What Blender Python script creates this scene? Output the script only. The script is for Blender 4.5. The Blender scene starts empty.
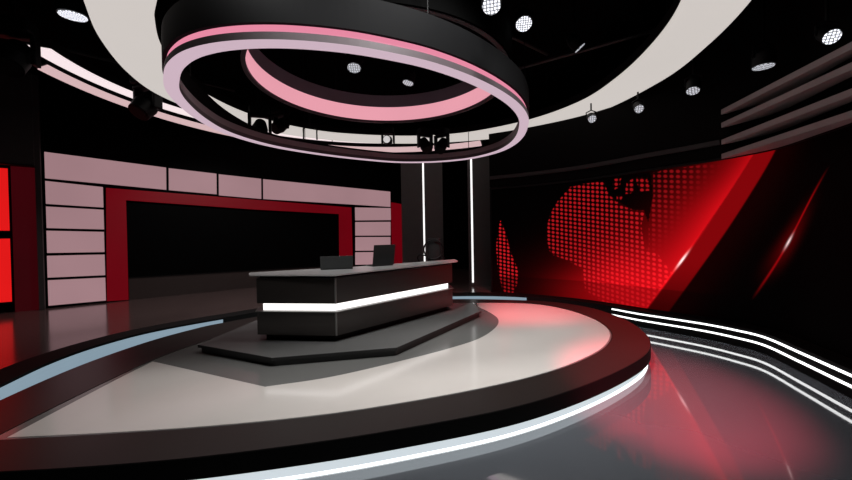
import bpy, bmesh, math, random
import numpy as np
from mathutils import Vector, Matrix
from mathutils.geometry import tessellate_polygon

random.seed(4)
SC = bpy.context.scene
COL = SC.collection
PI = math.pi

# ------------------------------------------------------------------ helpers
def lin(r, g, b):
    f = lambda c: (c / 255 / 12.92) if c <= 10.3 else ((c / 255 + .055) / 1.055) ** 2.4
    return (f(r), f(g), f(b), 1)

def cr(P, n=10, closed=False):
    """Catmull-Rom through the points"""
    P = [np.array(p, float) for p in P]
    if closed:
        Q = [P[-1]] + P + [P[0], P[1]]
    else:
        Q = [2 * P[0] - P[1]] + P + [2 * P[-1] - P[-2]]
    out = []
    for i in range(1, len(Q) - 2):
        a, b, c, d = Q[i - 1:i + 3]
        for k in range(n):
            t = k / n
            out.append(.5 * (2 * b + (c - a) * t + (2 * a - 5 * b + 4 * c - d) * t * t + (3 * b - a - 3 * c + d) * t ** 3))
    if not closed:
        out.append(P[-1])
    return [tuple(p) for p in out]

def ellipse(cx, cy, a, b, ang=0, n=160, t0=0, t1=2 * PI, closed=True):
    c, s = math.cos(ang), math.sin(ang)
    out = []
    m = n if closed else n + 1
    for i in range(m):
        t = t0 + (t1 - t0) * i / n
        x, y = a * math.cos(t), b * math.sin(t)
        out.append((cx + c * x - s * y, cy + s * x + c * y))
    return out

def offset(path, d, closed=False):
    """offset a path to its right by d"""
    P = [Vector(p) for p in path]
    n = len(P)
    out = []
    for i in range(n):
        if closed:
            a, b = P[i - 1], P[(i + 1) % n]
        else:
            a, b = P[max(i - 1, 0)], P[min(i + 1, n - 1)]
        t = (b - a).normalized()
        out.append((P[i].x + t.y * d, P[i].y - t.x * d))
    return out

def prism(bm, loops, z0, z1):
    """solid between z0 and z1; loops[0] outline, the rest holes"""
    pts = [p for L in loops for p in L]
    tris = tessellate_polygon([[Vector((p[0], p[1], 0)) for p in L] for L in loops])
    lo = [bm.verts.new((p[0], p[1], z0)) for p in pts]
    hi = [bm.verts.new((p[0], p[1], z1)) for p in pts]
    for t in tris:
        try:
            f = bm.faces.new([hi[i] for i in t])
            f.normal_update()
            if f.normal.z < 0: f.normal_flip()
            f = bm.faces.new([lo[i] for i in t])
            f.normal_update()
            if f.normal.z > 0: f.normal_flip()
        except ValueError:
            pass
    k = 0
    for L in loops:
        n = len(L)
        for i in range(n):
            j = (i + 1) % n
            bm.faces.new([lo[k + i], lo[k + j], hi[k + j], hi[k + i]])
        k += n
    bmesh.ops.recalc_face_normals(bm, faces=bm.faces)

def band(bm, A, B, z0, z1, closed=False):
    """solid between two equal-length paths"""
    n = len(A)
    vs = [[bm.verts.new((p[0], p[1], z)) for p in Q] for Q, z in ((A, z0), (B, z0), (B, z1), (A, z1))]
    for i in range(n if closed else n - 1):
        j = (i + 1) % n
        for k in range(4):
            l = (k + 1) % 4
            bm.faces.new([vs[k][i], vs[k][j], vs[l][j], vs[l][i]])
    if not closed:
        bm.faces.new([vs[k][0] for k in range(4)])
        bm.faces.new([vs[k][n - 1] for k in (3, 2, 1, 0)])
    bmesh.ops.recalc_face_normals(bm, faces=bm.faces)

def box(bm, x0, x1, y0, y1, z0, z1, M=None, bev=0):
    r = bmesh.ops.create_cube(bm, size=1)
    for v in r['verts']:
        v.co = Vector((x0 + (v.co.x + .5) * (x1 - x0), y0 + (v.co.y + .5) * (y1 - y0), z0 + (v.co.z + .5) * (z1 - z0)))
    if bev:
        es = list({e for v in r['verts'] for e in v.link_edges})
        rr = bmesh.ops.bevel(bm, geom=es, offset=bev, segments=2, affect='EDGES', profile=.5)
        vs = {v for f in rr['faces'] for v in f.verts} | {v for v in r['verts'] if v.is_valid}
    else:
        vs = r['verts']
    if M is not None:
        for v in vs: v.co = M @ v.co

def cyl(bm, p, q, r1, r2=None, n=20):
    p, q = Vector(p), Vector(q)
    d = q - p
    M = Matrix.Translation((p + q) / 2) @ d.to_track_quat('Z', 'Y').to_matrix().to_4x4()
    bmesh.ops.create_cone(bm, cap_ends=True, segments=n, radius1=r1, radius2=r1 if r2 is None else r2, depth=d.length, matrix=M)

def tube(bm, pts, r, n=10, closed=False):
    P = [Vector(p) for p in pts]
    rings = []
    m = len(P)
    up = Vector((0, 0, 1))
    for i in range(m):
        a = P[i - 1] if (closed or i) else P[i]
        b = P[(i + 1) % m] if (closed or i < m - 1) else P[i]
        t = (b - a).normalized()
        s = t.cross(up)
        if s.length < 1e-3: s = Vector((1, 0, 0))
        s.normalize()
        u = s.cross(t)
        rings.append([bm.verts.new(P[i] + r * (math.cos(2 * PI * k / n) * s + math.sin(2 * PI * k / n) * u)) for k in range(n)])
    for i in range(m if closed else m - 1):
        A, B = rings[i], rings[(i + 1) % m]
        for k in range(n):
            bm.faces.new([A[k], A[(k + 1) % n], B[(k + 1) % n], B[k]])
    if not closed:
        bm.faces.new(rings[0]); bm.faces.new(rings[-1])
    bmesh.ops.recalc_face_normals(bm, faces=bm.faces)

def hexa(bm, c):
    """box from 8 corners: 4 front, 4 back"""
    v = [bm.verts.new(p) for p in c]
    for f in ((0, 1, 2, 3), (7, 6, 5, 4), (0, 4, 5, 1), (1, 5, 6, 2), (2, 6, 7, 3), (3, 7, 4, 0)):
        bm.faces.new([v[i] for i in f])
    bmesh.ops.recalc_face_normals(bm, faces=bm.faces)

def obj(name, bm, mat, parent=None, smooth=False):
    me = bpy.data.meshes.new(name)
    bm.to_mesh(me); bm.free()
    me.materials.append(mat)
    if smooth:
        me.polygons.foreach_set('use_smooth', [True] * len(me.polygons))
        try: me.set_sharp_from_angle(angle=math.radians(40))
        except Exception: pass
    o = bpy.data.objects.new(name, me)
    COL.objects.link(o)
    if parent is not None:
        o.parent = parent
        o.matrix_parent_inverse = parent.matrix_world.inverted()
    return o

def tag(o, label, cat, group=None):
    o['label'] = label; o['category'] = cat
    if group: o['group'] = group
    return o

def thing(name, label, cat, loc=(0, 0, 0), rz=0, group=None):
    o = bpy.data.objects.new(name, None)
    COL.objects.link(o)
    o.empty_display_size = .1
    o.location = loc; o.rotation_euler = (0, 0, rz)
    o.matrix_world = Matrix.Translation(loc) @ Matrix.Rotation(rz, 4, 'Z')
    return tag(o, label, cat, group)

def struct(name, bm, mat, smooth=False):
    o = obj(name, bm, mat, None, smooth)
    o['kind'] = 'structure'
    return o

def B(): return bmesh.new()

# ------------------------------------------------------------------ materials
def mat(name):
    m = bpy.data.materials.new(name); m.use_nodes = True
    return m, m.node_tree.nodes, m.node_tree.links

def surf(name, col, rough=.5, spec=.5, metal=0, noise=.08, scale=6, bump=0):
    m, N, L = mat(name)
    p = N['Principled BSDF']
    tc = N.new('ShaderNodeTexCoord'); nz = N.new('ShaderNodeTexNoise')
    nz.inputs['Scale'].default_value = scale; nz.inputs['Detail'].default_value = 4
    L.new(tc.outputs['Object'], nz.inputs['Vector'])
    mx = N.new('ShaderNodeMix'); mx.data_type = 'RGBA'
    mx.inputs['A'].default_value = tuple(c * (1 - noise) for c in col[:3]) + (1,)
    mx.inputs['B'].default_value = tuple(c * (1 + noise) for c in col[:3]) + (1,)
    L.new(nz.outputs['Fac'], mx.inputs['Factor'])
    L.new(mx.outputs['Result'], p.inputs['Base Color'])
    p.inputs['Roughness'].default_value = rough
    p.inputs['Specular IOR Level'].default_value = spec
    p.inputs['Metallic'].default_value = metal
    if bump:
        bp = N.new('ShaderNodeBump'); bp.inputs['Strength'].default_value = bump
        L.new(nz.outputs['Fac'], bp.inputs['Height']); L.new(bp.outputs['Normal'], p.inputs['Normal'])
    return m

def emit(name, col, strength=1, noise=.04, scale=.8, base=None):
    m, N, L = mat(name)
    p = N['Principled BSDF']
    p.inputs['Base Color'].default_value = base or (.006, .006, .006, 1)
    p.inputs['Roughness'].default_value = .6; p.inputs['Specular IOR Level'].default_value = .12
    tc = N.new('ShaderNodeTexCoord'); nz = N.new('ShaderNodeTexNoise')
    nz.inputs['Scale'].default_value = scale
    L.new(tc.outputs['Object'], nz.inputs['Vector'])
    mx = N.new('ShaderNodeMix'); mx.data_type = 'RGBA'
    mx.inputs['A'].default_value = tuple(c * (1 - noise) for c in col[:3]) + (1,)
    mx.inputs['B'].default_value = tuple(c * (1 + noise) for c in col[:3]) + (1,)
    L.new(nz.outputs['Fac'], mx.inputs['Factor'])
    L.new(mx.outputs['Result'], p.inputs['Emission Color'])
    p.inputs['Emission Strength'].default_value = strength
    return m

def polished(name, col, gloss, rough, gcol=(1, 1, 1, 1)):
    """polished resin floor: diffuse with a constant mirror layer"""
    m, N, L = mat(name)
    N.remove(N['Principled BSDF'])
    out = N['Material Output']
    d = N.new('ShaderNodeBsdfDiffuse'); g = N.new('ShaderNodeBsdfGlossy'); mx = N.new('ShaderNodeMixShader')
    tc = N.new('ShaderNodeTexCoord'); nz = N.new('ShaderNodeTexNoise'); nz.inputs['Scale'].default_value = 1.5
    L.new(tc.outputs['Object'], nz.inputs['Vector'])
    m2 = N.new('ShaderNodeMix'); m2.data_type = 'RGBA'
    m2.inputs['A'].default_value = tuple(c * .95 for c in col[:3]) + (1,)
    m2.inputs['B'].default_value = tuple(c * 1.05 for c in col[:3]) + (1,)
    L.new(nz.outputs['Fac'], m2.inputs['Factor']); L.new(m2.outputs['Result'], d.inputs['Color'])
    g.inputs['Roughness'].default_value = rough; g.inputs['Color'].default_value = gcol
    lw = N.new('ShaderNodeFresnel'); lw.inputs['IOR'].default_value = 1.45
    ma = N.new('ShaderNodeMath'); ma.operation = 'ADD'; ma.use_clamp = True
    ma.inputs[1].default_value = gloss
    L.new(lw.outputs['Fac'], ma.inputs[0]); L.new(ma.outputs[0], mx.inputs['Fac'])
    L.new(d.outputs[0], mx.inputs[1]); L.new(g.outputs[0], mx.inputs[2]); L.new(mx.outputs[0], out.inputs['Surface'])
    return m

def lens_mat(name, strength, scale):
    """lamp lens: bright honeycomb cells with dark webs"""
    m, N, L = mat(name)
    p = N['Principled BSDF']
    p.inputs['Base Color'].default_value = (.05, .05, .05, 1); p.inputs['Roughness'].default_value = .3
    tc = N.new('ShaderNodeTexCoord'); v = N.new('ShaderNodeTexVoronoi')
    v.feature = 'DISTANCE_TO_EDGE'; v.inputs['Scale'].default_value = scale; v.inputs['Randomness'].default_value = .25
    L.new(tc.outputs['Object'], v.inputs['Vector'])
    mr = N.new('ShaderNodeMapRange'); mr.inputs['From Min'].default_value = .08; mr.inputs['From Max'].default_value = .2
    mr.inputs['To Min'].default_value = .06 * strength; mr.inputs['To Max'].default_value = strength
    L.new(v.outputs['Distance'], mr.inputs['Value'])
    p.inputs['Emission Color'].default_value = (.9, .92, 1, 1)
    L.new(mr.outputs['Result'], p.inputs['Emission Strength'])
    return m

M_floor = polished('grey_resin_floor', lin(104, 108, 114), .2, .05)
M_rear = polished('dark_polished_floor', lin(84, 70, 68), .03, .14)
M_black = surf('black_paint', (.004, .004, .004, 1), .6, .2)
M_void = surf('matte_black_drape', (.0018, .0018, .0018, 1), .95, .03)
M_lip = surf('black_lip', (.004, .004, .004, 1), .75, .1)
M_white = polished('white_gloss_stage', lin(220, 214, 208), .03, .13)
M_deck = polished('grey_satin_stage', lin(114, 114, 112), .02, .15)
M_rim = surf('dark_brown_rim', lin(40, 34, 32), .36, .3)
M_rimside = M_rim
M_podium = surf('podium_grey', lin(98, 98, 97), .35, .4)
M_podedge = surf('podium_edge_black', lin(30, 30, 30), .4, .4)
M_desk = surf('desk_charcoal', lin(40, 36, 34), .3, .5)
M_desktop = surf('desk_top_grey', lin(172, 172, 171), .22, .5, noise=.01)
M_alu = surf('brushed_aluminium', lin(120, 120, 118), .35, .5, .6)
M_pillar = surf('pillar_grey', lin(84, 82, 81), .55, .2)
M_batten = surf('batten_grey', lin(150, 143, 143), .5, .3)
M_soffit = surf('soffit_charcoal', (.0025, .0023, .0023, 1), .85, .08)
M_fascia = surf('ring_fascia', lin(17, 17, 18), .75, .06)
M_drumin = surf('drum_inside', lin(120, 118, 128), .6, .3)
M_ringskin = surf('ring_inner_skin', lin(150, 134, 140), .5, .3)
M_ringdark = surf('ring_side', lin(88, 78, 82), .45, .4)
M_metal = surf('black_metal', (.0035, .0035, .0038, 1), .5, .15)
M_truss = surf('truss_metal', lin(52, 52, 52), .5, .3)
M_laptop = surf('laptop_shell', lin(40, 42, 42), .4, .4)
M_keys = surf('keyboard_black', lin(18, 18, 18), .5, .3)
M_paper = surf('paper', lin(150, 146, 142), .7, .2)
M_chair = surf('chair_black', lin(20, 19, 19), .6, .3)
M_brown = surf('wall_base_brown', lin(60, 52, 50), .4, .4)
M_column = surf('column_dark', lin(62, 58, 58), .6, .2)
M_redreflect = emit('red_reflection_glow', lin(52, 3, 8), 1, .3, .6)  # dim glow painted in for the red boxes' reflection on a side wall

E_big = emit('ring_diffuser_warm', lin(206, 199, 194), 1, .03, .5)
E_ring = emit('ring_diffuser_lilac', lin(204, 178, 192), 1, .03, .5)
E_pink = emit('ring_strip_pink', lin(232, 138, 164), 1, .04, .5)
E_inner = emit('inner_ring_pink', lin(232, 158, 172), 1, .06, .6)
E_arcA = emit('arc_bright', lin(250, 232, 234), 1, .03, .6)
E_arcB = emit('arc_rose', lin(214, 180, 182), 1, .04, .6)
E_skirt = emit('skirt_led', lin(206, 216, 222), 1.0, .03, 1)
E_blue = emit('step_led_blue', lin(132, 152, 166), 1, .12, .7)
E_white = emit('led_white', (1, 1, 1, 1), 2.0, .01, 1)
E_foot = emit('led_foot', (.92, .97, 1, 1), 2.2, .01, 1)
E_pil = emit('led_pillar', (1, .98, .97, 1), 1.3, .01, 1)
E_desk = emit('led_desk', (1, .97, .95, 1), 1.5, .01, 1)
E_panel = emit('lightbox_pink', lin(159, 124, 129), 1, .15, .45)
E_redframe = emit('red_frame', lin(98, 1, 12), 1, .25, .5)
E_redbox = emit('red_lightbox', lin(224, 24, 24), 1, .15, .5)
E_lens = lens_mat('lens_honeycomb', 1.6, 26)
E_lens2 = lens_mat('lens_grey', .75, 22)

# ------------------------------------------------------------------ camera
cam = bpy.data.cameras.new('camera')
cam.sensor_width = 36; cam.lens = 360 / 852 * 36
co = bpy.data.objects.new('camera', cam); COL.objects.link(co)
pitch, roll = math.radians(-.75), math.radians(-1.0)
co.location = (0, 0, 2.1)
co.matrix_world = Matrix.Translation((0, 0, 2.1)) @ Matrix.Rotation(PI / 2 + pitch, 4, 'X') @ Matrix.Rotation(roll, 4, 'Z')
cam.clip_start = .05; cam.clip_end = 200
SC.camera = co

# ------------------------------------------------------------------ room shell
XL, XR, YF, YB, ZC = -12.5, 9.5, -4.0, 18.5, 6.4
b = B(); box(b, XL, XR, YF, YB, -.2, 0); struct('floor', b, M_floor)
b = B(); box(b, XL, XR, YF, YB, ZC, ZC + .2); struct('ceiling', b, M_void)
b = B(); box(b, XL, XR, YB, YB + .2, -.2, ZC + .2); struct('wall_back', b, M_void)
b = B(); box(b, XL, XR, YF - .2, YF, -.2, ZC + .2); struct('wall_front', b, M_void)
b = B(); box(b, XL - .2, XL, YF - .2, YB + .2, -.2, ZC + .2); struct('wall_left', b, M_void)
b = B(); box(b, XR, XR + .2, YF - .2, YB + .2, -.2, ZC + .2); struct('wall_right', b, M_void)

# outer step round the stage: left - back - right (clockwise from the left front)
STEP = cr([(-4.55, 2.3), (-4.9, 3.3), (-5.26, 4.38), (-5.52, 5.27), (-5.55, 6.09), (-5.3, 6.95), (-4.53, 7.95),
           (-3.3, 9.15), (-1.5, 10.1), (.7, 10.4), (2.0, 10.28), (3.0, 9.85), (3.85, 9.15), (4.36, 8.47), (4.68, 7.9),
           (5.33, 7.03), (5.58, 6.5), (5.67, 6.03), (5.46, 5.25), (5.21, 4.41), (4.9, 3.3)], 12)
ZS = .35
K = lambda i: i * 12                      # index of control point i
lipi = offset(STEP, -.02); lipo = offset(STEP, -.45)
b = B()
prism(b, [lipo + [(XR - .02, 3.3), (XR - .02, YB - .02), (XL + .02, YB - .02), (XL + .02, 2.3)]], 0, ZS)
struct('floor_raised', b, M_rear)
b = B(); band(b, STEP, lipo, 0, ZS + .004); struct('trim_1', b, M_lip)

# light strips on the step riser
def strip_on(name, path, z0, z1, m, label, t=.012):
    b = B(); band(b, offset(path, t), offset(path, .001), z0, z1)
    return tag(obj(name, b, m), label, 'light strip')
strip_on('step_light', STEP[K(0):K(6) + 1], .03, .315, E_blue, 'wide pale blue light strip along the left step riser beside the stage rim')
strip_on('step_light', STEP[K(8):K(11) - 2], .03, .315, E_blue, 'short pale blue light strip on the rear step behind the right end of the desk')
for z, w in ((.285, 'upper'), (.15, 'lower')):
    strip_on('base_light', STEP[K(13):], z - .015, z + .015, E_white, f'{w} of the two thin white light lines on the black base under the video wall', .02)

# ------------------------------------------------------------------ round stage
OUT = cr([(-4.6, 2.74), (-3.34, 2.78), (-2.2, 2.88), (-1.2, 3.06), (-.3, 3.29), (.8, 3.65), (1.72, 4.12), (2.6, 4.72), (3.24, 5.29),
          (3.65, 5.9), (3.87, 6.49), (4.0, 7.15), (3.99, 7.85), (3.85, 8.5), (3.45, 9.08), (2.7, 9.55), (.75, 9.95), (-1.3, 9.7),
          (-3.2, 8.75), (-4.35, 7.6), (-4.67, 7.05), (-4.9, 6.33), (-4.99, 5.45), (-4.95, 4.68), (-4.78, 3.7), (-4.6, 2.74)], 8)[:-1]
INN_A = [(-3.93, 3.22), (-2.9, 3.3), (-1.98, 3.4), (-1.1, 3.56), (-.3, 3.79), (.6, 4.12), (1.4, 4.5), (2.09, 4.95), (2.75, 5.55),
         (3.22, 6.26), (3.42, 7.0), (3.41, 7.7), (3.25, 8.35), (2.9, 8.92), (2.3, 9.25), (1.2, 9.4), (-.5, 9.2), (-2.3, 8.4), (-3.3, 7.4),
         (-3.78, 6.6), (-4.02, 5.83), (-4.1, 5.2), (-4.08, 4.4), (-3.99, 3.3)]
INN = cr(INN_A + [INN_A[0]], 8)[:-1]
stage = thing('round_stage', 'large round white-topped stage with a broad dark rim and glowing foot', 'stage')
b = B(); prism(b, [OUT, INN], .135, .32); obj('rim', b, M_rim, stage)
b = B(); prism(b, [offset(OUT, .006, True), offset(OUT, .0005, True)], .137, .312); obj('edge_shade', b, M_lip, stage)  # thin black skin, puts the shade of the rim's side into its colour
inn2 = offset(INN, -.012, True)
b = B(); prism(b, [inn2], .14, .3165); obj('deck', b, M_deck, stage)
wi = cr([(-3.86, 3.27), (-2.9, 3.33), (-1.98, 3.43), (-1.1, 3.59), (-.3, 3.82), (.6, 4.15), (1.4, 4.53), (2.07, 4.98), (2.72, 5.57),
         (3.19, 6.28), (3.39, 7.0), (3.38, 7.7), (3.22, 8.33), (2.87, 8.89), (2.29, 9.21), (1.3, 9.33)], 8)
wi += cr([(1.25, 8.9), (1.44, 8.1), (1.48, 7.5), (1.31, 6.87), (.9, 6.16), (.35, 5.64), (-.4, 5.09), (-1.24, 4.56), (-1.96, 4.29)], 6)
wi += [(-4.04, 5.26), (-4.01, 4.7), (-3.95, 4.07)]
b = B(); prism(b, [wi], .3166, .3195); obj('white_panel', b, M_white, stage)
sk0 = offset(OUT, -.07, True); sk1 = offset(OUT, -.13, True)
b = B(); prism(b, [sk0, sk1], .0, .134); obj('foot_light', b, E_skirt, stage)
b = B(); prism(b, [offset(OUT, -.035, True), offset(OUT, -.068, True)], .0, .012); obj('foot_light_line', b, E_foot, stage)

# podium
POD = [(-3.6, 5.62), (-2.15, 4.94), (-.46, 5.3), (1.16, 7.75), (1.1, 8.7), (-1.4, 8.1), (-3.45, 7.2)]
pod = thing('desk_podium', 'low grey angular podium under the news desk', 'podium')
b = B(); prism(b, [POD], .412, .45); obj('top_slab', b, M_podium, pod)
def inset(P, d):
    c = Vector((sum(p[0] for p in P) / len(P), sum(p[1] for p in P) / len(P)))
    return [tuple(Vector(p) + (c - Vector(p)).normalized() * d) for p in P]
b = B(); prism(b, [inset(POD, .05)], .3196, .412); obj('base', b, M_podedge, pod)
b = B()
eo = POD; ei = inset(POD, .012)
prism(b, [[(p[0], p[1]) for p in inset(POD, -.004)], ei], .405, .446); obj('edge_trim', b, M_podedge, pod)

# ------------------------------------------------------------------ news desk
desk = thing('news_desk', 'angular charcoal news desk with a white light band and grey top', 'desk', (-1.4, 6.6, .45))
BODY = [(-2.72, 5.74), (-1.42, 5.58), (.56, 7.86), (.5, 8.35), (-1.4, 6.78), (-2.8, 6.0)]
def shr(d):
    return offset(BODY + [], -d, True)
def body_ring(d):
    P = [Vector(p) for p in BODY]; n = len(P); out = []
    for i in range(n):
        a, p, c = P[i - 1], P[i], P[(i + 1) % n]
        t1, t2 = (p - a).normalized(), (c - p).normalized()
        n1, n2 = Vector((-t1.y, t1.x)), Vector((-t2.y, t2.x))
        m = (n1 + n2).normalized(); k = d / max(.35, m.dot(n1))
        out.append((p.x + m.x * k, p.y + m.y * k))
    return out
b = B(); prism(b, [body_ring(.12)], .45, .56); obj('plinth', b, M_black, desk)
b = B(); prism(b, [BODY], .56, .925); obj('lower_panel', b, M_desk, desk)
b = B(); prism(b, [body_ring(-.025)], .925, .94); obj('ledge', b, M_alu, desk)
b = B(); prism(b, [body_ring(.09)], .94, 1.06); obj('core', b, M_desk, desk)
# light band on the two front faces
fr = body_ring(.085); fo = body_ring(.065)
def between(p, q, t): return (p[0] + (q[0] - p[0]) * t, p[1] + (q[1] - p[1]) * t)
A3 = [between(fo[0], fo[1], .02), fo[1], between(fo[1], fo[2], .985)]
B3 = [between(fr[0], fr[1], .02), fr[1], between(fr[1], fr[2], .985)]
b = B(); band(b, A3, B3, .941, 1.059); obj('light_band', b, E_desk, desk)
b = B(); prism(b, [BODY], 1.06, 1.46); obj('upper_panel', b, M_desk, desk)
b = B(); prism(b, [body_ring(.05)], 1.46, 1.5); obj('shadow_gap', b, M_black, desk)
TOP = [(-2.96, 5.98), (-2.82, 5.72), (-1.45, 5.5), (-1.37, 5.53), (.66, 7.84), (.7, 8.0), (.68, 8.55), (-1.36, 6.95), (-3.0, 6.12)]
b = B(); prism(b, [TOP], 1.5, 1.52); obj('desk_top', b, M_desktop, desk)
for p, q in ((BODY[1], 'corner_trim'),):
    b = B(); cyl(b, (p[0], p[1], .565), (p[0], p[1], .928), .016, n=10); obj(q, b, M_alu, desk)
    b = B(); cyl(b, (p[0], p[1], 1.062), (p[0], p[1], 1.458), .016, n=10); obj(q, b, M_alu, desk)

# desk items
ZT = 1.52
t = thing('laptop', 'wide low dark grey laptop seen from behind on the left of the desk', 'laptop', (-1.6, 6.42, ZT), math.radians(14))
Ml = t.matrix_world
b = B(); box(b, -.28, .28, -.02, .3, 0, .022, Ml, .006); ba = obj('base', b, M_laptop, t)
Mt = Ml @ Matrix.Translation((0, -.02, .026)) @ Matrix.Rotation(math.radians(22), 4, 'X')
b = B(); box(b, -.28, .28, -.012, 0, 0, .235, Mt, .004); li = obj('lid', b, M_laptop, t)
b = B(); box(b, -.26, .26, .0005, .003, .02, .22, Mt); obj('screen', b, M_black, li)
b = B(); box(b, -.25, .25, .03, .2, .022, .026, Ml); obj('keyboard', b, M_keys, ba)
b = B(); cyl(b, tuple(Ml @ Vector((-.24, -.018, .024))), tuple(Ml @ Vector((.24, -.018, .024))), .012, n=10); obj('hinge', b, M_keys, t)

t = thing('laptop', 'open black laptop with a tall upright lid at the middle of the desk', 'laptop', (-.84, 6.98, ZT), math.radians(34))
Ml = t.matrix_world
b = B(); box(b, -.22, .22, .0, .32, 0, .02, Ml, .006); ba = obj('base', b, M_keys, t)
Mt = Ml @ Matrix.Translation((0, .0, .022)) @ Matrix.Rotation(math.radians(12), 4, 'X')
b = B(); box(b, -.23, .23, -.014, 0, 0, .4, Mt, .004); li = obj('lid', b, M_keys, t)
b = B(); box(b, -.21, .21, .0005, .003, .02, .38, Mt); obj('screen', b, M_black, li)
b = B(); box(b, -.19, .19, .05, .22, .02, .024, Ml); obj('keyboard', b, M_black, ba)
b = B(); cyl(b, tuple(Ml @ Vector((-.18, 0, .02))), tuple(Ml @ Vector((.18, 0, .02))), .011, n=10); obj('hinge', b, M_keys, t)
for k, (x, y, rz, lb) in enumerate(((-.4, 7.25, .85, 'loose grey paper sheet on the desk just right of the upright laptop'),
                                    (-.04, 7.62, .85, 'loose grey paper sheet on the desk nearest the round-framed chair'))):
    b = B(); M2 = Matrix.Translation((x, y, ZT)) @ Matrix.Rotation(rz, 4, 'Z')
    box(b, -.15, .15, -.105, .105, 0.0005, .004, M2)
    tag(obj('paper_sheet', b, M_paper), lb, 'paper', 'papers on the desk')

# chair behind the desk: slim back and curved tubular frame
cx, cy = .18, 8.98
t = thing('studio_chair', 'black high chair with a round tubular frame behind the right end of the desk', 'chair', (cx, cy, .35))
b = B()
for k in range(5):
    a = 2 * PI * k / 5 + .3
    tube(b, [(cx, cy, .43), (cx + .16 * math.cos(a), cy + .16 * math.sin(a), .41), (cx + .32 * math.cos(a), cy + .32 * math.sin(a), .372)], .022, 8)
obj('star_base', b, M_metal, t)
b = B(); cyl(b, (cx, cy, .42), (cx, cy, 1.2), .035, n=16); obj('gas_column', b, M_metal, t)
b = B(); box(b, cx - .23, cx + .23, cy - .22, cy + .24, 1.2, 1.29, None, .035); obj('seat', b, M_chair, t, True)
b = B(); Mb = Matrix.Translation((cx + .02, cy - .02, 1.3)) @ Matrix.Rotation(math.radians(-4), 4, 'X')
box(b, -.165, .165, -.05, .05, 0, .72, Mb, .04); obj('backrest', b, M_chair, t, True)
b = B()
tube(b, [(cx + .235 * math.cos(a), cy - .12 + .02 * math.sin(a), 1.75 + .235 * math.sin(a)) for a in [2 * PI * k / 40 for k in range(40)]], .02, 8, True)
obj('round_frame', b, M_metal, t, True)
b = B(); tube(b, cr([(cx - .2, cy - .12, 1.6), (cx - .34, cy - .16, 1.62), (cx - .39, cy - .1, 1.52), (cx - .24, cy, 1.3)], 6), .016, 8); obj('armrest', b, M_metal, t, True)
b = B(); tube(b, cr([(cx + .2, cy - .12, 1.6), (cx + .27, cy - .1, 1.5), (cx + .24, cy, 1.3)], 6), .016, 8); obj('armrest', b, M_metal, t, True)

# ------------------------------------------------------------------ left wall of light boxes
WA, WB = Vector((-10.0, 9.45)), Vector((-1.58, 16.7))
WD = (WB - WA).normalized(); WN = Vector((WD.y, -WD.x))        # WN faces the stage
def wp(s, z, n=0):
    p = WA + WD * s + WN * n
    return (p.x, p.y, z)
def wquad(bm, q, n0, n1):
    hexa(bm, [wp(s, z, n1) for s, z in q] + [wp(s, z, n0) for s, z in q])
b = B(); wquad(b, [(-1.9, .352), (12.2, .352), (12.2, 6.38), (-1.9, 6.38)], -.35, -.02); struct('wall_set', b, M_void)
PANELS = [
 ([(.04, 4.46), (2.634, 4.33), (2.624, 3.645), (.04, 3.77)], 'long pink light box at the top left of the video bay'),
 ([(2.70, 4.32), (4.0, 4.275), (3.99, 3.59), (2.69, 3.64)], 'short pink light box, first in the top row after the long left one'),
 ([(4.07, 4.265), (5.41, 4.23), (5.40, 3.51), (4.06, 3.56)], 'short pink light box in the top row left of the long right one'),
 ([(5.48, 4.225), (11.05, 4.14), (11.04, 3.44), (5.47, 3.51)], 'very long pink light box at the top right of the video bay'),
 ([(.04, 3.70), (1.165, 3.62), (1.165, 3.045), (.04, 3.10)], 'topmost small pink light box of the left stack'),
 ([(.04, 3.03), (1.165, 2.98), (1.165, 2.425), (.04, 2.465)], 'second small pink light box from the top of the left stack'),
 ([(.035, 2.395), (1.16, 2.355), (1.16, 1.785), (.035, 1.81)], 'middle small pink light box of the left stack'),
 ([(.03, 1.735), (1.16, 1.715), (1.16, 1.13), (.03, 1.16)], 'fourth small pink light box from the top of the left stack'),
 ([(.03, 1.09), (1.16, 1.06), (1.16, .41), (.03, .42)], 'lowest small pink light box of the left stack, just above the floor'),
 ([(9.2, 3.345), (11.05, 3.385), (11.05, 2.83), (9.2, 2.79)], 'topmost small pink light box of the right stack'),
 ([(9.2, 2.72), (11.03, 2.75), (11.02, 2.12), (9.19, 2.14)], 'second small pink light box from the top of the right stack'),
 ([(9.19, 2.075), (11.01, 2.05), (11.0, 1.43), (9.18, 1.49)], 'third small pink light box from the top of the right stack'),
 ([(9.17, 1.425), (11.0, 1.36), (10.98, .8), (9.16, .89)], 'lowest small pink light box of the right stack behind the desk'),
]
for q, lb in PANELS:
    s0 = min(p[0] for p in q)
    t = thing('wall_light_box', lb, 'light box', wp((q[0][0] + q[2][0]) / 2, min(q[2][1], q[3][1])), 0, 'pink light boxes round the video bay')
    c = (sum(p[0] for p in q) / 4, sum(p[1] for p in q) / 4)
    def grow(d): return [(p[0] + (d if p[0] > c[0] else -d), p[1] + (d if p[1] > c[1] else -d)) for p in q]
    b = B(); wquad(b, grow(.015), -.018, .012); obj('housing', b, M_black, t)
    b = B(); wquad(b, q, .012, .03); obj('diffuser', b, E_panel, t)
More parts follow.
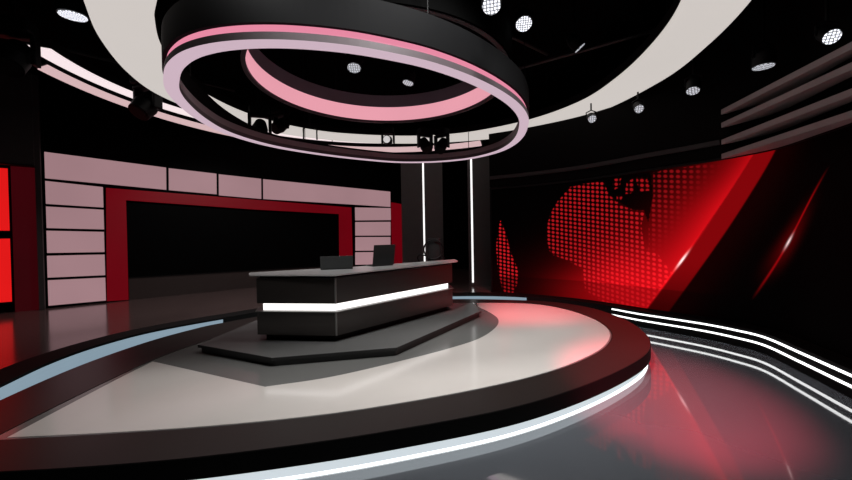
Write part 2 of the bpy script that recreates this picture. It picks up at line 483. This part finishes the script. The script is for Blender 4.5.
# video bay: red frame, black screen, brown base
t = thing('video_bay', 'large switched-off black screen in a deep red frame on the left wall', 'screen', wp(5, .37))
for q in ([(1.23, 3.60), (5.1, 3.47), (5.1, 3.125), (1.66, 3.275)], [(5.1, 3.47), (9.0, 3.33), (8.45, 3.045), (5.1, 3.125)]):
    b = B(); wquad(b, q, -.015, .07); obj('top_rail', b, E_redframe, t)
b = B(); wquad(b, [(1.23, 3.60), (1.66, 3.275), (1.655, .37), (1.18, .39)], -.015, .07); obj('side_rail', b, E_redframe, t)
b = B(); wquad(b, [(8.45, 3.045), (9.0, 3.33), (9.02, .4), (8.42, .4)], -.015, .07); obj('side_rail', b, E_redframe, t)
b = B(); wquad(b, [(1.67, 3.26), (8.44, 3.03), (8.41, .93), (1.67, 1.02)], -.018, .0); obj('black_screen', b, M_void, t)
b = B(); wquad(b, [(1.67, 1.02), (8.41, .93), (8.41, .90), (1.67, .99)], -.018, .012); obj('bezel', b, M_black, t)
b = B(); wquad(b, [(1.67, .985), (8.41, .895), (8.41, .352), (1.67, .352)], -.019, -.002); obj('base_panel', b, M_brown, t)
b = B(); wquad(b, [(11.1, 3.65), (11.95, 3.57), (11.95, .36), (11.1, .36)], -.018, .05)
tag(obj('red_wall_panel', b, E_redframe), 'narrow red wall panel between the right light box stack and the grey pillar', 'panel')

# dark column at the far left, header and red light boxes
t = thing('wall_portal', 'dark grey column and overhead block framing the red niche at the far left', 'portal', wp(-.12, .352))
b = B(); wquad(b, [(-.12, .352), (-.02, .352), (-.02, 6.37), (-.12, 6.37)], -.015, .2); obj('column_shaft', b, M_column, t)
b = B(); wquad(b, [(-1.9, 4.06), (-.121, 4.06), (-.121, 6.37), (-1.9, 6.37)], -.01, .3); obj('header_block', b, M_column, t)
b = B(); wquad(b, [(-1.9, 4.02), (-.121, 4.02), (-.121, 4.059), (-1.9, 4.059)], -.01, .31); obj('lower_trim', b, M_black, t)
b = B(); wquad(b, [(-.545, .352), (-.125, .352), (-.125, 4.01), (-.545, 4.01)], -.015, .1); obj('red_reflection_glow', b, M_redreflect, t)  # flat glowing slab in place of the reflected red
for z0, z1, w in ((2.4, 3.95, 'upper'), (.62, 2.2, 'lower')):
    t = thing('red_light_box', f'{w} bright red light box in the niche at the far left edge', 'light box', wp(-1.2, z0), 0, 'red light boxes in the left niche')
    b = B(); wquad(b, [(-1.88, z0 - .05), (-.585, z0 - .05), (-.585, z1 + .05), (-1.88, z1 + .05)], -.018, .04); obj('housing', b, M_black, t)
    b = B(); wquad(b, [(-1.84, z0), (-.6, z0), (-.6, z1), (-1.84, z1)], .04, .06); obj('diffuser', b, E_redbox, t)

# ------------------------------------------------------------------ grey pillars
def pillar(x0, x1, y0, y1, xs, label, lab):
    t = thing('light_pillar', label, 'pillar', ((x0 + x1) / 2, (y0 + y1) / 2, ZS), 0, 'grey pillars with a light line')
    b = B()
    box(b, x0, xs - .03, y0 - .0, y1, ZS + .004, 4.78); box(b, xs + .03, x1, y0, y1, ZS + .004, 4.78)
    box(b, xs - .03, xs + .03, y0 + .05, y1, ZS + .004, 4.78)
    obj('shaft', b, M_pillar, t)
    b = B(); box(b, xs - .028, xs + .028, y0 - .012, y0 + .045, .47, 4.74); obj('light_line', b, E_pil, t)
    return t
pillar(-.85, .62, 12.8, 13.3, -.06, 'broad grey pillar with a white light line behind the right end of the desk', 0)
pillar(1.5, 2.27, 12.2, 12.7, 1.57, 'slim grey pillar with a white light line beside the left edge of the video wall', 1)

# ------------------------------------------------------------------ video wall on the right
SP = cr([(1.95, 10.85), (2.9, 10.3), (3.95, 9.45), (4.6, 8.6), (4.95, 8.05), (5.58, 7.15), (5.85, 6.55), (5.93, 6.0), (5.72, 5.2), (5.47, 4.35), (5.2, 3.3)], 12)
cum = [0]
for i in range(1, len(SP)): cum.append(cum[-1] + math.dist(SP[i], SP[i - 1]))
LEN = cum[-1]
def spt(s):
    s = min(max(s, 0), LEN)
    i = min(max(int(np.searchsorted(cum, s)) - 1, 0), len(SP) - 2)
    f = (s - cum[i]) / (cum[i + 1] - cum[i])
    a, c = Vector(SP[i]), Vector(SP[i + 1])
    t = (Vector(SP[min(i + 2, len(SP) - 1)]) - Vector(SP[max(i - 1, 0)])).normalized()
    return a + (c - a) * f, t
def sp_path(s0, s1, off=0, n=None):
    n = n or max(2, int((s1 - s0) / .08))
    out = []
    for k in range(n + 1):
        p, t = spt(s0 + (s1 - s0) * k / n)
        out.append((p.x + t.y * off, p.y - t.x * off))      # + off = towards the stage
    return out
def inpoly(P, x, y):
    c = False; j = len(P) - 1
    for i in range(len(P)):
        if (P[i][1] > y) != (P[j][1] > y) and x < (P[j][0] - P[i][0]) * (y - P[i][1]) / (P[j][1] - P[i][1]) + P[i][0]: c = not c
        j = i
    return c
MASS = [(2.3, 3.31), (2.75, 3.36), (3.17, 3.34), (3.3, 3.0), (3.45, 2.85), (3.61, 2.72), (3.85, 2.6), (4.13, 2.56), (4.04, 2.23), (4.12, 1.71), (4.35, 1.64), (4.8, 1.0), (4.4, .36),
        (3.15, .36), (2.66, .61), (2.6, 1.15), (2.3, 1.32), (1.76, 1.53), (1.64, 1.95), (1.68, 2.35), (1.8, 2.7), (1.95, 2.94)]
RIGHT = [(4.3, 3.4), (6.0, 3.42), (5.7, 2.9), (5.2, 1.9), (4.8, 1.28), (4.43, 1.58), (4.19, 1.68), (4.23, 2.46), (4.3, 2.85)]
ISLE = [[(3.41, 3.36), (3.6, 3.4), (3.55, 3.15), (3.42, 3.12)], [(3.72, 3.25), (3.9, 3.33), (3.89, 3.01), (3.7, 2.98)], [(3.94, 3.33), (4.18, 3.29), (4.24, 3.02), (4.03, 3.0)],
        [(3.5, 2.98), (3.62, 2.95), (3.6, 2.85), (3.5, 2.87)]]
HOLE = [(3.2, 3.42), (4.25, 3.42), (4.3, 2.9), (4.2, 2.3), (4.1, 2.58), (3.85, 2.6), (3.5, 2.85), (3.3, 3.0)]
STRIP = [(.31, 2.5), (.47, 2.1), (.55, 1.75), (.62, 1.5), (.82, 1.01), (.78, .63), (.66, .36), (.36, .36), (.22, 1.0), (.17, 1.77)]
g = lambda x, w: math.exp(-(x / w) ** 2)
sm = lambda a, c, x: (lambda t: t * t * (3 - 2 * t))(min(max((x - a) / (c - a), 0), 1))
def content(s, z):
    """what the video wall shows: (red glow, white glint, dot strength)"""
    e1 = 4.15 + .612 * (z - .36); e2 = 4.58 + .587 * (z - .36)
    d = e1 - s
    red = wht = dots = 0
    if d > 0:
        near = math.exp(-d / (.38 + .16 * (3.4 - z)))
        red = .66 * near * (1.0 - .25 * sm(2.4, 3.4, z))
        red += .5 * g(s - 3.75, 1.0) * g(z - .75, .75) * (1 - near)
        red += .12 * g(s - 2.5, .8) * g(z - .5, .5)
        if inpoly(MASS, s, z): dots = .42
        elif inpoly(RIGHT, s, z): dots = .2 * sm(.35, 1.2, d)
        elif any(inpoly(P, s, z) for P in ISLE): dots = .36
        if dots == 0 and inpoly(HOLE, s, z): red *= .15
        elif inpoly(STRIP, s, z): dots = .55
    mid = .17 * sm(.2, 1.6, z) + .05
    if d < .025: red += (mid - red) * sm(.025, -.01, d)
    if s > e2 - .02: red += (.006 * g(s - e2, .5) - red) * sm(e2 - .02, e2 + .015, s)
    ln = g(d, .02) * (.8 * g(z - 1.2, .75))
    red += ln * .9; wht += g(d, .02) * g(z - 1.49, .13) * 1.2
    q = 6.03 + .60 * (z - .89) + .075 * (z - .89) * (z - 1.89)
    dq = s - q
    if .8 < z < 3.0:
        fade = sm(.8, 1.5, z) * (1 - sm(2.4, 3.0, z))
        red += .3 * g(dq, .017) * fade
        wht += .75 * g(dq, .022) * g(z - 1.89, .09)
    red += .07 * g(dq, .16) * g(z - 1.89, .4)
    if z < .84: red *= .62; dots *= .5; wht *= .6
    return red, wht, dots
ns, nz = 440, 160
Z0, Z1 = .37, 3.44
vs, fs, data = [], [], []
for j in range(nz + 1):
    z = Z0 + (Z1 - Z0) * j / nz
    for i in range(ns + 1):
        s = .04 + (LEN - .06) * i / ns
        p, t = spt(s)
        vs.append((p.x, p.y, z)); data.append((s, z) + content(s, z))
for j in range(nz):
    for i in range(ns):
        a = j * (ns + 1) + i
        fs.append((a, a + ns + 1, a + ns + 2, a + 1))
me = bpy.data.meshes.new('screen'); me.from_pydata(vs, [], fs); me.update()
for nm, k in (('along', 0), ('height', 1), ('red', 2), ('glint', 3), ('dots', 4)):
    at = me.attributes.new(nm, 'FLOAT', 'POINT')
    at.data.foreach_set('value', [d[k] for d in data])
m, N, L = mat('video_wall_picture')
def AT(n):
    a = N.new('ShaderNodeAttribute'); a.attribute_name = n; return a.outputs['Fac']
def MA(op, a, c=None, clamp=False):
    n = N.new('ShaderNodeMath'); n.operation = op; n.use_clamp = clamp
    for k, v in ((0, a), (1, c)):
        if v is None: continue
        if isinstance(v, (int, float)): n.inputs[k].default_value = v
        else: L.new(v, n.inputs[k])
    return n.outputs[0]
al, he = AT('along'), AT('height')
fu = MA('SUBTRACT', MA('FRACT', MA('DIVIDE', al, .118)), .5)
fv = MA('SUBTRACT', MA('FRACT', MA('DIVIDE', MA('ADD', he, MA('MULTIPLY', al, .17)), .108)), .5)
rr = MA('SQRT', MA('ADD', MA('MULTIPLY', fu, fu), MA('MULTIPLY', fv, fv)))
mr = N.new('ShaderNodeMapRange'); mr.inputs['From Min'].default_value = .42; mr.inputs['From Max'].default_value = .2
L.new(rr, mr.inputs['Value'])
dd = MA('MULTIPLY', mr.outputs['Result'], AT('dots'))
R = MA('ADD', AT('red'), dd)
Gc = MA('ADD', MA('MULTIPLY', R, .006), MA('ADD', AT('glint'), MA('MULTIPLY', dd, .012)))
Bc = MA('ADD', MA('MULTIPLY', R, .012), MA('ADD', AT('glint'), MA('MULTIPLY', dd, .015)))
Rr = MA('ADD', R, AT('glint'))
cc = N.new('ShaderNodeCombineColor')
L.new(Rr, cc.inputs[0]); L.new(Gc, cc.inputs[1]); L.new(Bc, cc.inputs[2])
p = N['Principled BSDF']
p.inputs['Base Color'].default_value = (.0012, .0012, .0012, 1); p.inputs['Roughness'].default_value = .7; p.inputs['Specular IOR Level'].default_value = .04
L.new(cc.outputs[0], p.inputs['Emission Color']); p.inputs['Emission Strength'].default_value = 1
me.materials.append(m)
vw = thing('video_wall', 'tall curved video wall showing a red dotted globe and slanted red beam', 'screen', (4.6, 8.6, ZS))
o = bpy.data.objects.new('screen', me); COL.objects.link(o); o.parent = vw; o.matrix_parent_inverse = vw.matrix_world.inverted()
b = B(); band(b, sp_path(0, LEN, -.01), sp_path(0, LEN, -.14), .356, 3.5); obj('cabinet', b, M_black, vw)
b = B(); band(b, sp_path(0, LEN, .02), sp_path(0, LEN, -.008), .356, .372); obj('bottom_bezel', b, M_black, vw)
b = B(); band(b, sp_path(0, LEN, .02), sp_path(0, LEN, -.008), 3.44, 3.49); obj('top_bezel', b, M_black, vw)
b = B(); band(b, sp_path(0, .04, .025), sp_path(0, .04, -.009), .372, 3.44); obj('side_bezel', b, M_black, vw)

# soffit over the video wall with a grey line and stepped battens
b = B(); band(b, sp_path(0, LEN, .03), sp_path(0, LEN, -.16), 3.51, ZC - .02); struct('trim_2', b, M_soffit)
b = B(); band(b, sp_path(.02, 5.52, .07), sp_path(.02, 5.52, .031), 3.735, 3.83)
tag(obj('soffit_rail', b, M_truss), 'thin curved grey rail running along the soffit above the dotted globe', 'rail')
BAT = [(4.30, 4.39, 'topmost'), (4.05, 4.14, 'second from the top'), (3.73, 3.82, 'third from the top'), (3.46, 3.55, 'lowest')]
for z0, z1, w in BAT:
    back = sp_path(5.55, LEN, .031); f0, f1 = sp_path(5.55, LEN, .06)[0], sp_path(5.55, LEN, .1)[-1]
    front = [(f0[0] + (f1[0] - f0[0]) * i / (len(back) - 1), f0[1] + (f1[1] - f0[1]) * i / (len(back) - 1)) for i in range(len(back))]
    b = B(); band(b, front, back, z0, z1)
    tag(obj('soffit_batten', b, M_batten), f'{w} of the grey stepped battens above the right of the video wall', 'batten', 'grey battens above the video wall')

# ------------------------------------------------------------------ ceiling rings
def ringband(bm, o, i, z0, z1): band(bm, o, i, z0, z1, True)
t = thing('ceiling_ring_light', 'huge wide off-white light ring under the black ceiling', 'light', (-.4, 7.4, 5.1))
bo = cr([(-4.21, 4.52), (-4.77, 5.36), (-5.27, 6.45), (-5.48, 7.5), (-5.25, 8.7), (-4.7, 9.75), (-3.6, 10.8), (-1.8, 11.6), (.5, 11.75), (2.9, 11.0), (4.3, 9.2),
         (4.75, 7.3), (4.63, 5.9), (4.25, 4.6), (3.6, 3.4), (2, 2.3), (0, 1.95), (-2, 2.4), (-3.4, 3.4)], 10, True)
bi = cr([(-3.31, 4.54), (-3.67, 4.98), (-4.12, 5.75), (-4.5, 6.9), (-4.5, 7.93), (-4.2, 8.94), (-3.5, 9.9), (-2.4, 10.6), (-.5, 11.0), (1.2, 10.75), (2.75, 9.7),
         (3.6, 8.4), (3.8, 7.1), (3.7, 5.8), (3.4, 4.75), (2.85, 3.9), (1.6, 3.2), (0, 2.9), (-1.5, 3.1), (-2.6, 3.75)], 10, True)
b = B(); prism(b, [bo, bi], 5.10, 5.14); obj('diffuser', b, E_big, t)
b = B(); prism(b, [offset(bo, -.015, True) if False else bo, bi], 5.141, 5.32); obj('housing', b, M_black, t)
for k in range(8):
    a = 2 * PI * k / 8 + .2
    p = bo[int(len(bo) * k / 8)]; q = min(bi, key=lambda r: math.dist(r, p)); x, y = (p[0] + q[0]) / 2, (p[1] + q[1]) / 2
    b = B(); cyl(b, (x, y, 5.31), (x, y, ZC), .02, n=8); obj('hanger_rod', b, M_black, t)

# hanging oval ring
RP = [(-3.2, 4.46), (-2.9, 4.11), (-2.5, 3.83), (-2.0, 3.68), (-1.41, 3.67), (-.77, 3.8), (-.18, 4.04), (.22, 4.27), (.65, 4.61), (1.08, 5.05), (1.45, 5.54),
      (1.73, 6.06), (1.91, 6.6), (2.05, 7.45), (2.02, 8.25), (1.78, 8.95), (1.2, 9.6), (.29, 9.95), (-.68, 9.92), (-1.5, 9.55), (-2.35, 8.98), (-3.05, 8.34),
      (-3.46, 7.8), (-3.72, 7.2), (-3.83, 6.6), (-3.78, 5.95), (-3.64, 5.35), (-3.45, 4.85)]
RING = cr(RP, 6, True)
def el(d): return offset(RING, d, True)
t = thing('hanging_ring_light', 'hanging oval ring light with lilac underside and pink line over the desk', 'light', (-.9, 6.7, 4.1))
b = B(); ringband(b, el(0), el(-.165), 4.10, 4.106); obj('lilac_diffuser', b, E_ring, t)
b = B(); ringband(b, el(-.002), el(-.163), 4.107, 4.185); obj('lower_body', b, M_ringdark, t)
b = B(); ringband(b, el(-.10), el(-.16), 4.186, 4.3); obj('inner_skin', b, M_ringskin, t)
b = B(); ringband(b, el(-.03), el(-.095), 4.186, 4.27); obj('pink_line', b, E_pink, t)
b = B(); ringband(b, el(.01), el(-.095), 4.271, 4.38)
for v in b.verts:                                            # the shroud is deeper at the front than at the back
    if v.co.z > 4.3: v.co.z = 4.36 + .28 * sm(8.2, 5.6, v.co.y)
obj('fascia', b, M_fascia, t)
for k in range(6):
    x, y = el(-.05)[int(k * 28 + 12)]
    b = B(); cyl(b, (x, y, 4.35), (x, y, ZC), .008, n=8); obj('hanger_rod', b, M_black, t)

# inner drum
def ic(r): return ellipse(-.78, 6.8, r, r, 0, 128)
t = thing('inner_ring_light', 'smaller round drum with a pink glowing inner band above the oval ring', 'light', (-.78, 6.8, 4.95))
b = B(); ringband(b, ic(2.36), ic(2.29), 4.95, 5.0); obj('bottom_edge', b, M_ringdark, t)
b = B(); ringband(b, ic(2.35), ic(2.29), 5.001, 5.33); obj('pink_band', b, E_inner, t)
b = B(); ringband(b, ic(2.39), ic(2.351), 4.96, 5.62); obj('outer_skin', b, M_void, t)
b = B(); ringband(b, ic(2.35), ic(2.28), 5.331, 5.62); obj('inner_skin', b, M_drumin, t)
for k in range(4):
    a = 2 * PI * k / 4 + .6
    x, y = -.78 + 2.34 * math.cos(a), 6.8 + 2.34 * math.sin(a)
    b = B(); cyl(b, (x, y, 5.61), (x, y, ZC), .02, n=8); obj('hanger_rod', b, M_black, t)

# outer arcs of light over the left and back
ra = math.radians
def arc(e, a0, a1): return ellipse(-1.02, e[0], e[1], e[2], 0, 80, ra(a0), ra(a1), False)
AO, AI, BO, BI = (7.6, 6.06, 5.68), (7.6, 5.74, 4.95), (8.16, 6.65, 6.55), (7.95, 6.32, 6.0)
t = thing('arc_light', 'bright inner light arc of two at the ceiling edge above the left wall', 'light', (-6.9, 8.2, 5.5), 0, 'curved ceiling edge lights')
for a0, a1 in [(193.5, 168), (167.5, 140), (139.6, 112), (111.7, 84), (83.7, 62)]:
    b = B(); band(b, arc(AO, a0, a1), arc(AI, a0, a1), 5.5, 5.53); obj('diffuser', b, E_arcA, t)
b = B(); band(b, arc(AO, 193.8, 61.5), arc(AI, 193.8, 61.5), 5.531, 5.7); obj('housing', b, M_black, t)
t = thing('arc_light', 'rose outer light arc of two at the ceiling edge above the left wall', 'light', (-7.4, 8.2, 5.5), 0, 'curved ceiling edge lights')
b = B(); band(b, arc(BO, 189, 61), arc(BI, 189, 61), 5.5, 5.53); obj('diffuser', b, E_arcB, t)
b = B(); band(b, arc(BO, 189.3, 60.5), arc(BI, 189.3, 60.5), 5.531, 5.7); obj('housing', b, M_black, t)

# ------------------------------------------------------------------ stage lamps
def lamp(loc, aim, r, label, cat='lamp', lens=E_lens, group='spotlights under the ceiling', depth=.3, top=ZC):
    """can spotlight: loc is the centre of its lens"""
    L0 = Vector(loc); d = (Vector(aim) - L0).normalized()
    t = thing('spotlight', label, 'spotlight', loc, 0, group)
    bk = L0 - d * depth
    b = B(); cyl(b, L0 - d * .012, L0 - d * depth * .65, r * 1.12, r * 1.12, 24); cyl(b, L0 - d * depth * .65, bk, r * 1.12, r * .7, 24); can = obj('can', b, M_metal, t, True)
    q = d.to_track_quat('Z', 'Y').to_matrix().to_4x4()
    b = B(); bmesh.ops.create_cone(b, cap_ends=True, segments=28, radius1=r, radius2=r, depth=.01, matrix=Matrix.Identity(4))
    o = obj('lens', b, lens); o.parent = can; o.matrix_basis = Matrix.Translation(L0) @ q
    mid = (L0 + bk) / 2
    side = d.cross(Vector((0, 0, 1)))
    if side.length < .05: side = Vector((1, 0, 0))
    side.normalize()
    up = Vector((0, 0, 1))
    w = r * 1.25
    b = B(); tube(b, [mid + side * w, mid + side * w + up * (r * 1.3), mid + up * (r * 1.9), mid - side * w + up * (r * 1.3), mid - side * w], .014, 8); obj('yoke', b, M_metal, t)
    b = B(); cyl(b, mid + up * (r * 1.88), (mid.x, mid.y, top), .018, n=8); obj('stem', b, M_metal, t)
    return t, L0, d
SPOT = []
lamps = [
 ((.77, 4.02, 4.63), (.25, 1.9, .5), .1, 'elongated honeycomb spotlight at the top edge above the oval ring', 1),
 ((1.65, 5.89, 5.5), (1.2, 3.0, 0), .125, 'round honeycomb spotlight at the upper right of the oval ring', 1),
 ((-1.39, 7.31, 5.5), (-1.3, 5.5, 0), .13, 'white spotlight glowing inside the oval ring, left of two', 0),
 ((-.34, 8.07, 5.5), (-1.5, 7.7, 0), .12, 'slim white spotlight glowing inside the oval ring, right of two', 0),
 ((-5.27, 5.48, 5.5), (-5.3, 5.9, 0), .165, 'wide white spotlight at the top left beside the huge ring', 1),
 ((2.9, 6.68, 5.5), (3.55, 6.68, 4.74), .1, 'thin spotlight seen edge-on between the oval ring and the huge ring', 0),
 ((3.86, 8.29, 4.7), (2.6, 3.5, 1.6), .085, 'small white spotlight nearest the globe, first along the right ceiling', 0),
 ((4.57, 7.67, 4.7), (3.0, 3.5, 1.4), .085, 'small white spotlight second along the right ceiling from the oval ring', 0),
 ((5.02, 6.74, 4.7), (3.6, 5.2, 0), .1, 'small tilted spotlight third along the right ceiling from the oval ring', 0),
 ((5.45, 5.80, 4.7), (5.4, 5.95, 0), .135, 'flat white oval spotlight above the stepped battens', 0),
 ((5.14, 4.55, 4.5), (3.9, 1.9, 2.0), .085, 'honeycomb spotlight at the far right above the stepped battens', 1),
]
for loc, aim, r, lb, hc in lamps:
    lamp(loc, aim, r, lb, lens=E_lens if hc else E_lens2)

# moving heads silhouetted in front of the ceiling edge arcs
def moving_head(x, y, z, s, rz, tilt, label, lens=M_black):
    t = thing('moving_head_light', label, 'stage light', (x, y, z), rz, 'moving head stage lights')
    Mx = Matrix.Translation((x, y, z)) @ Matrix.Rotation(rz, 4, 'Z') @ Matrix.Scale(s, 4)
    b = B(); box(b, -.2, .2, -.15, .15, .3, .48, Mx, .03); obj('base', b, M_metal, t)
    b = B()
    for k in (-1, 1):
        box(b, k * .21 - .03, k * .21 + .03, -.07, .07, -.1, .3, Mx, .015)
    box(b, -.24, .24, -.08, .08, .24, .3, Mx, .02); obj('yoke', b, M_metal, t)
    Mh = Mx @ Matrix.Rotation(tilt, 4, 'X')
    b = B(); cyl(b, Mh @ Vector((0, .2, 0)), Mh @ Vector((0, -.05, 0)), .12 * s, .17 * s, 24); cyl(b, Mh @ Vector((0, -.05, 0)), Mh @ Vector((0, -.24, 0)), .17 * s, .15 * s, 24)
    hd = obj('head', b, M_metal, t, True)
    b = B(); cyl(b, Mh @ Vector((0, -.241, 0)), Mh @ Vector((0, -.25, 0)), .125 * s, n=24); obj('lens', b, lens, hd)
    b = B(); cyl(b, Mx @ Vector((0, 0, .47)), (x, y, ZC), .03, n=10); obj('stem', b, M_metal, t)
M_lensgrey = emit('lens_reflecting', lin(205, 200, 200), 1, .25, 9)
moving_head(-6.25, 5.55, 4.95, 1.15, .4, 1.0, 'dark moving head lamp at the left end of the ceiling edge arcs')
moving_head(-5.83, 7.65, 4.98, 1.3, -.3, .9, 'large black moving head lamp hanging left of the oval ring')
moving_head(-3.68, 8.11, 4.57, 1.0, .3, .8, 'black moving head seen through the oval ring, leftmost of the rear lamps')
moving_head(-3.52, 8.9, 4.86, .92, -.5, .6, 'black moving head seen through the oval ring, right beside the leftmost rear lamp')
moving_head(-.95, 9.49, 4.6, .73, -.1, .05, 'moving head facing forward with a pale round lens at the back of the oval ring', M_lensgrey)
moving_head(.02, 9.66, 4.52, .9, .5, .9, 'black moving head of the rear right pair, nearer the pale round lens')
moving_head(.47, 9.72, 4.52, .9, -.6, .9, 'black moving head of the rear right pair, farther from the pale round lens')
# empty bracket
x, y, z = -2.7, 8.56, 4.53
b = B(); tube(b, [(x - .16, y, z - .12), (x - .16, y, z + .14), (x - .1, y, z + .2), (x + .1, y, z + .2), (x + .16, y, z + .14), (x + .16, y, z - .12)], .02, 8)
cyl(b, (x, y, z + .19), (x, y, ZC), .025, n=8)
tag(obj('lamp_bracket', b, M_metal), 'empty black lamp bracket hanging at the back of the oval ring', 'bracket')

# pipes of the lighting grid
for p, q, lb in (((.3, 6.13, 6.05), (2.75, 8.0, 6.05), 'straight grey lighting pipe under the ceiling beside the honeycomb spotlights'),
                 ((1.0, 9.0, 5.85), (4.6, 6.6, 5.85), 'grey lighting pipe crossing under the ceiling behind the edge-on spotlight'),
                 ((-8.5, 6.0, 5.95), (-4.9, 9.4, 5.95), 'grey lighting pipe above the bright arc at the top left')):
    t = thing('lighting_pipe', lb, 'pipe', p, 0, 'lighting grid pipes')
    b = B(); cyl(b, p, q, .035, n=12); obj('tube', b, M_truss, t, True)
    for f in (.12, .5, .88):
        c = Vector(p).lerp(Vector(q), f); b = B(); cyl(b, c, (c.x, c.y, ZC), .014, n=8); obj('hanger', b, M_black, t)

# ------------------------------------------------------------------ light
def spot(loc, aim, W, ang=70, blend=.6, size=.25, col=(1, .97, .94)):
    l = bpy.data.lights.new('added_spot', 'SPOT'); l.energy = W; l.spot_size = math.radians(ang); l.spot_blend = blend
    l.shadow_soft_size = size; l.color = col
    o = bpy.data.objects.new('added_spot', l); COL.objects.link(o)
    o.location = loc
    o.rotation_euler = (Vector(aim) - Vector(loc)).to_track_quat('-Z', 'Y').to_euler()
    return o
NEU = (1, .995, .985)
spot((.6, 3.0, 6.2), (-.2, 4.9, .3), 860, 90, col=NEU)  # this and the next three: unseen white spots added to brighten the stage
spot((-2.2, 3.0, 6.2), (-2.0, 5.2, .3), 640, 95, col=NEU)
spot((2.4, 4.6, 6.2), (1.5, 5.5, .3), 230, 75, col=NEU)
spot((-.5, 5.5, 6.2), (-.6, 7.0, .3), 170, 85, col=NEU)
spot((5.0, 1.6, 6.2), (5.0, 3.2, 0), 60, 80, col=(.9, .96, 1))  # unseen cool spot added to lift the floor at the right
spot((-5.75, 9.75, 5.4), (-6.4, 11.2, .3), 360, 120, col=(1, .93, .92))  # unseen spot added to brighten the rear left floor and brown wall base
spot((1.3, .4, 4.9), (3.0, 4.5, 0), 4200, 26, .7, .1, (1, .05, .1))  # unseen red spot, added to imitate the video wall's reflection on the floor
spot((2.3, 6.2, 6.0), (2.0, 9.0, .3), 2000, 46, .9, .15, (1, .06, .1))  # red spot without a fixture, added for the screen's reflection on the back stage

w = bpy.data.worlds.new('world'); SC.world = w; w.use_nodes = True
w.node_tree.nodes['Background'].inputs[0].default_value = (.5, .5, .5, 1)
w.node_tree.nodes['Background'].inputs[1].default_value = 0.0

vs_ = SC.view_settings
vs_.view_transform = 'Standard'; vs_.look = 'None'; vs_.exposure = 0; vs_.gamma = 1; vs_.use_curve_mapping = False
